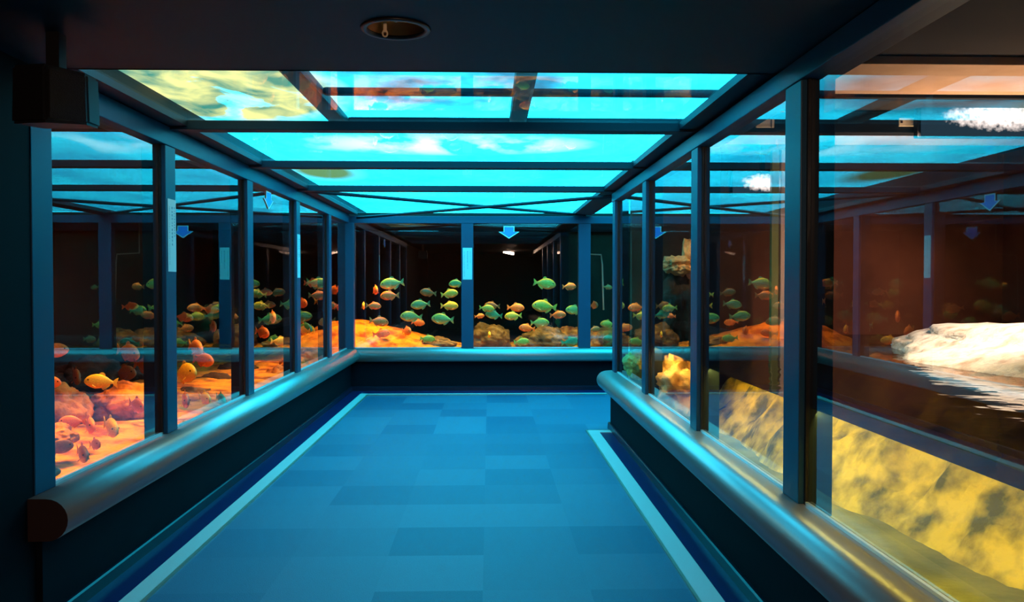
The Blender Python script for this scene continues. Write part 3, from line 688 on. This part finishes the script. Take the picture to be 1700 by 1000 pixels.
Rr, Ll = 0.0, PI
gF = 'piranhas behind the far windows'; gS = 'piranhas behind the left windows'
FW = [  # picture x, y, apparent length, heading (R, L, F front-on), colour, label
 (651, 471, 38, 'L', 'green', 'large green fish high in the far left window, facing left'),
 (623, 482, 22, 'F', 'orange', 'small orange fish seen head-on, left of the large high green fish'),
 (647, 491, 30, 'L', 'orange', 'orange fish directly below the large high green fish'),
 (604, 508, 18, 'F', 'yellow', 'small yellow fish at the left edge of the far left window'),
 (620, 508, 24, 'R', 'orange', 'orange fish next to the small yellow one at the far left edge'),
 (629, 534, 31, 'R', 'orange', 'orange fish just above the glowing sand, facing right'),
 (633, 554, 28, 'R', 'orange', 'orange fish resting over the glowing orange mound'),
 (711, 486, 26, 'L', 'dark', 'dim brown fish right of centre, high in the far left window'),
 (746, 488, 28, 'R', 'yellow', 'yellow green fish left of the sticker post, upper of two facing right'),
 (698, 506, 31, 'L', 'green', 'olive fish at mid height in the centre of the far left window'),
 (746, 508, 28, 'R', 'yellow', 'brownish yellow fish left of the sticker post, lower of two facing right'),
 (683, 526, 35, 'L', 'green', 'green fish above a small orange fish, centre of the far left window'),
 (694, 536, 22, 'R', 'orange', 'small orange fish tucked under a green fish'),
 (735, 530, 36, 'L', 'green', 'green fish facing left, lowest beside the sticker post'),
 (758, 471, 26, 'L', 'green', 'green fish half hidden behind the left side of the sticker post'),
 (675, 550, 22, 'F', 'orange', 'orange fish seen head-on low over the end of the mound'),
 (710, 563, 26, 'R', 'yellow', 'yellow green fish lying low on the brown boulder'),
 (904, 471, 36, 'R', 'yellow', 'large yellow green fish, highest in the far middle window'),
 (945, 476, 24, 'R', 'orange', 'small orange fish right of the highest fish in the far middle window'),
 (808, 512, 24, 'R', 'yellow', 'bright yellow fish at the left of the far middle window'),
 (817, 508, 26, 'L', 'dark', 'dim brown fish behind the bright yellow one'),
 (796, 525, 16, 'R', 'orange', 'tiny orange fish beside the right edge of the sticker post'),
 (820, 523, 28, 'L', 'green', 'green fish below the bright yellow one'),
 (856, 511, 28, 'R', 'orange', 'orange brown fish, upper of the pair under the arrow'),
 (852, 525, 28, 'L', 'yellow', 'yellow fish, lower of the pair under the arrow'),
 (904, 509, 40, 'L', 'yellow', 'long yellow green fish with dark spots facing left under the highest fish'),
 (926, 523, 26, 'R', 'orange', 'orange yellow fish right of the long yellow green one'),
 (954, 515, 30, 'L', 'green', 'bright green fish cut by the post right of the arrow window'),
 (896, 536, 30, 'R', 'green', 'green fish facing right, low above the flat boulder'),
 (875, 545, 26, 'L', 'orange', 'blurred orange fish left of the flat boulder'),
 (812, 556, 16, 'F', 'yellow', 'small pale yellow fish head-on before the brown boulder'),
 (866, 568, 26, 'R', 'yellow', 'yellow fish at the bottom edge of the far middle window'),
 (947, 568, 30, 'R', 'green', 'green fish at the bottom right corner of the far middle window'),
 (986, 507, 18, 'F', 'dark', 'dim fish at the left of the narrow far right window'),
 (1009, 538, 24, 'L', 'yellow', 'yellow brown fish low in the narrow far right window'),
 (1012, 562, 24, 'L', 'orange', 'orange fish on the boulder in the narrow far right window'),
 (987, 547, 20, 'R', 'orange', 'small orange fish at the left edge of the narrow far right window'),
 (1009, 477, 16, 'R', 'orange', 'tiny orange fish beside the thin pale pipe'),
]
rnd = random.Random(11)
for x, y, ln, hd, col, l in FW:
    Y = 11.45+rnd.random()*.45 if y < 560 else 11.35
    p = P(x, y, Y); L_ = ln*Y/F*1.05
    yaw = {'R': 0, 'L': PI, 'F': -PI/2+.35}[hd]+(rnd.random()-.5)*.7
    if hd == 'F': L_ = ln*Y/F*1.4
    put_fish(p, L_, yaw, (rnd.random()-.5)*.3, col, l, gF)
LW = [  # x, y, length, heading, colour, X plane, label
 (86, 583, 42, 'R', 'orange', -3.2, 'orange fish at the left edge, highest in the nearest left window'),
 (212, 585, 40, 'F', 'orange', -3.4, 'round orange fish at the upper right of the nearest left window'),
 (246, 572, 40, 'F', 'orange', -3.0, 'narrow orange fish beside the nearest left post'),
 (241, 606, 38, 'F', 'dark', -3.1, 'dim narrow fish below the one beside the nearest left post'),
 (168, 634, 42, 'L', 'yellow', -2.8, 'bright yellow fish in the centre of the nearest left window'),
 (126, 625, 36, 'F', 'dark', -3.6, 'dim red fish left of the bright yellow one'),
 (76, 635, 38, 'R', 'orange', -3.0, 'reddish fish at the left edge, level with the bright yellow one'),
 (183, 709, 44, 'F', 'yellow', -2.35, 'yellow green fish seen head-on below the broad boulder'),
 (94, 743, 42, 'R', 'dark', -2.3, 'dark brown fish low at the left of the nearest left window'),
 (136, 753, 40, 'F', 'dark', -2.2, 'dark fish in the lowest row, centre of the nearest left window'),
 (149, 707, 38, 'F', 'orange', -2.5, 'orange fish between the low dark fish and the yellow green one'),
 (227, 673, 34, 'F', 'dark', -2.6, 'thin dark fish in front of the broad orange boulder'),
 (78, 786, 34, 'R', 'dark', -2.08, 'dark fish in the bottom left corner of the nearest left window'),
 (207, 620, 34, 'F', 'dark', -3.5, 'dim fish right above the broad boulder'),
 (216, 509, 22, 'R', 'dark', -4.0, 'faint small fish high in the nearest left window'),
 (157, 738, 26, 'F', 'dark', -2.3, 'small dark fish right beside the lowest dark fish'),
 (120, 700, 34, 'L', 'orange', -2.6, 'orange fish just above the small craggy boulder'),
 (307, 620, 46, 'F', 'yellow', -2.5, 'big yellow orange fish just right of the nearest left post'),
 (324, 577, 38, 'F', 'orange', -2.7, 'slim upright looking orange fish, highest bright one in the second left window'),
 (337, 598, 32, 'F', 'orange', -2.9, 'orange fish touching the slim one in the second left window'),
 (376, 630, 34, 'R', 'orange', -3.0, 'round orange fish at the right of the second left window'),
 (353, 543, 26, 'F', 'dark', -3.3, 'dim fish above the slim orange one in the second left window'),
 (305, 527, 26, 'R', 'dark', -3.3, 'dim fish high beside the nearest left post, second window'),
 (349, 514, 24, 'R', 'dark', -3.5, 'faintest and highest fish of the second left window'),
 (307, 664, 36, 'F', 'dark', -2.3, 'dark fish low beside the nearest left post, second window'),
 (339, 661, 28, 'F', 'yellow', -2.3, 'thin pale fish low in the middle of the second left window'),
 (366, 663, 28, 'F', 'green', -2.3, 'greenish fish low at the right of the second left window'),
 (452, 527, 28, 'F', 'orange', -2.7, 'orange fish highest of the clear ones in the third left window'),
 (435, 552, 26, 'F', 'orange', -2.8, 'slim orange fish at the left of the third left window'),
 (465, 567, 26, 'R', 'yellow', -2.6, 'yellow fish above the boulders in the third left window'),
 (440, 485, 20, 'R', 'dark', -3.2, 'faint fish uppermost in the third left window'),
 (445, 506, 20, 'R', 'dark', -3.2, 'faint fish below the uppermost one in the third left window'),
 (505, 545, 26, 'F', 'green', -2.3, 'green fish at the left of the fourth left window'),
 (516, 548, 20, 'F', 'yellow', -2.4, 'yellow fish touching the green one in the fourth left window'),
 (532, 501, 22, 'F', 'yellow', -2.5, 'pale slim fish high at the right of the fourth left window'),
 (501, 504, 22, 'F', 'orange', -2.5, 'orange fish beside the post with the narrow sticker'),
 (519, 470, 24, 'R', 'dark', -2.6, 'dim greenish fish uppermost in the fourth left window'),
 (563, 480, 20, 'F', 'orange', -2.3, 'upper orange fish in the fifth left window'),
 (563, 510, 16, 'F', 'orange', -2.3, 'lower small orange fish in the fifth left window'),
]
for x, y, ln, hd, col, X, l in LW:
    p = P(x, y, X=X); L_ = ln*p.y/F*1.2
    view = math.atan2(p.y, p.x)
    yaw = {'R': view-PI/2, 'L': view+PI/2, 'F': view+PI+.45}[hd]+(rnd.random()-.5)*.6
    if hd == 'F': L_ *= 1.25
    put_fish(p, L_, yaw, (rnd.random()-.5)*.3, col, l, gS)
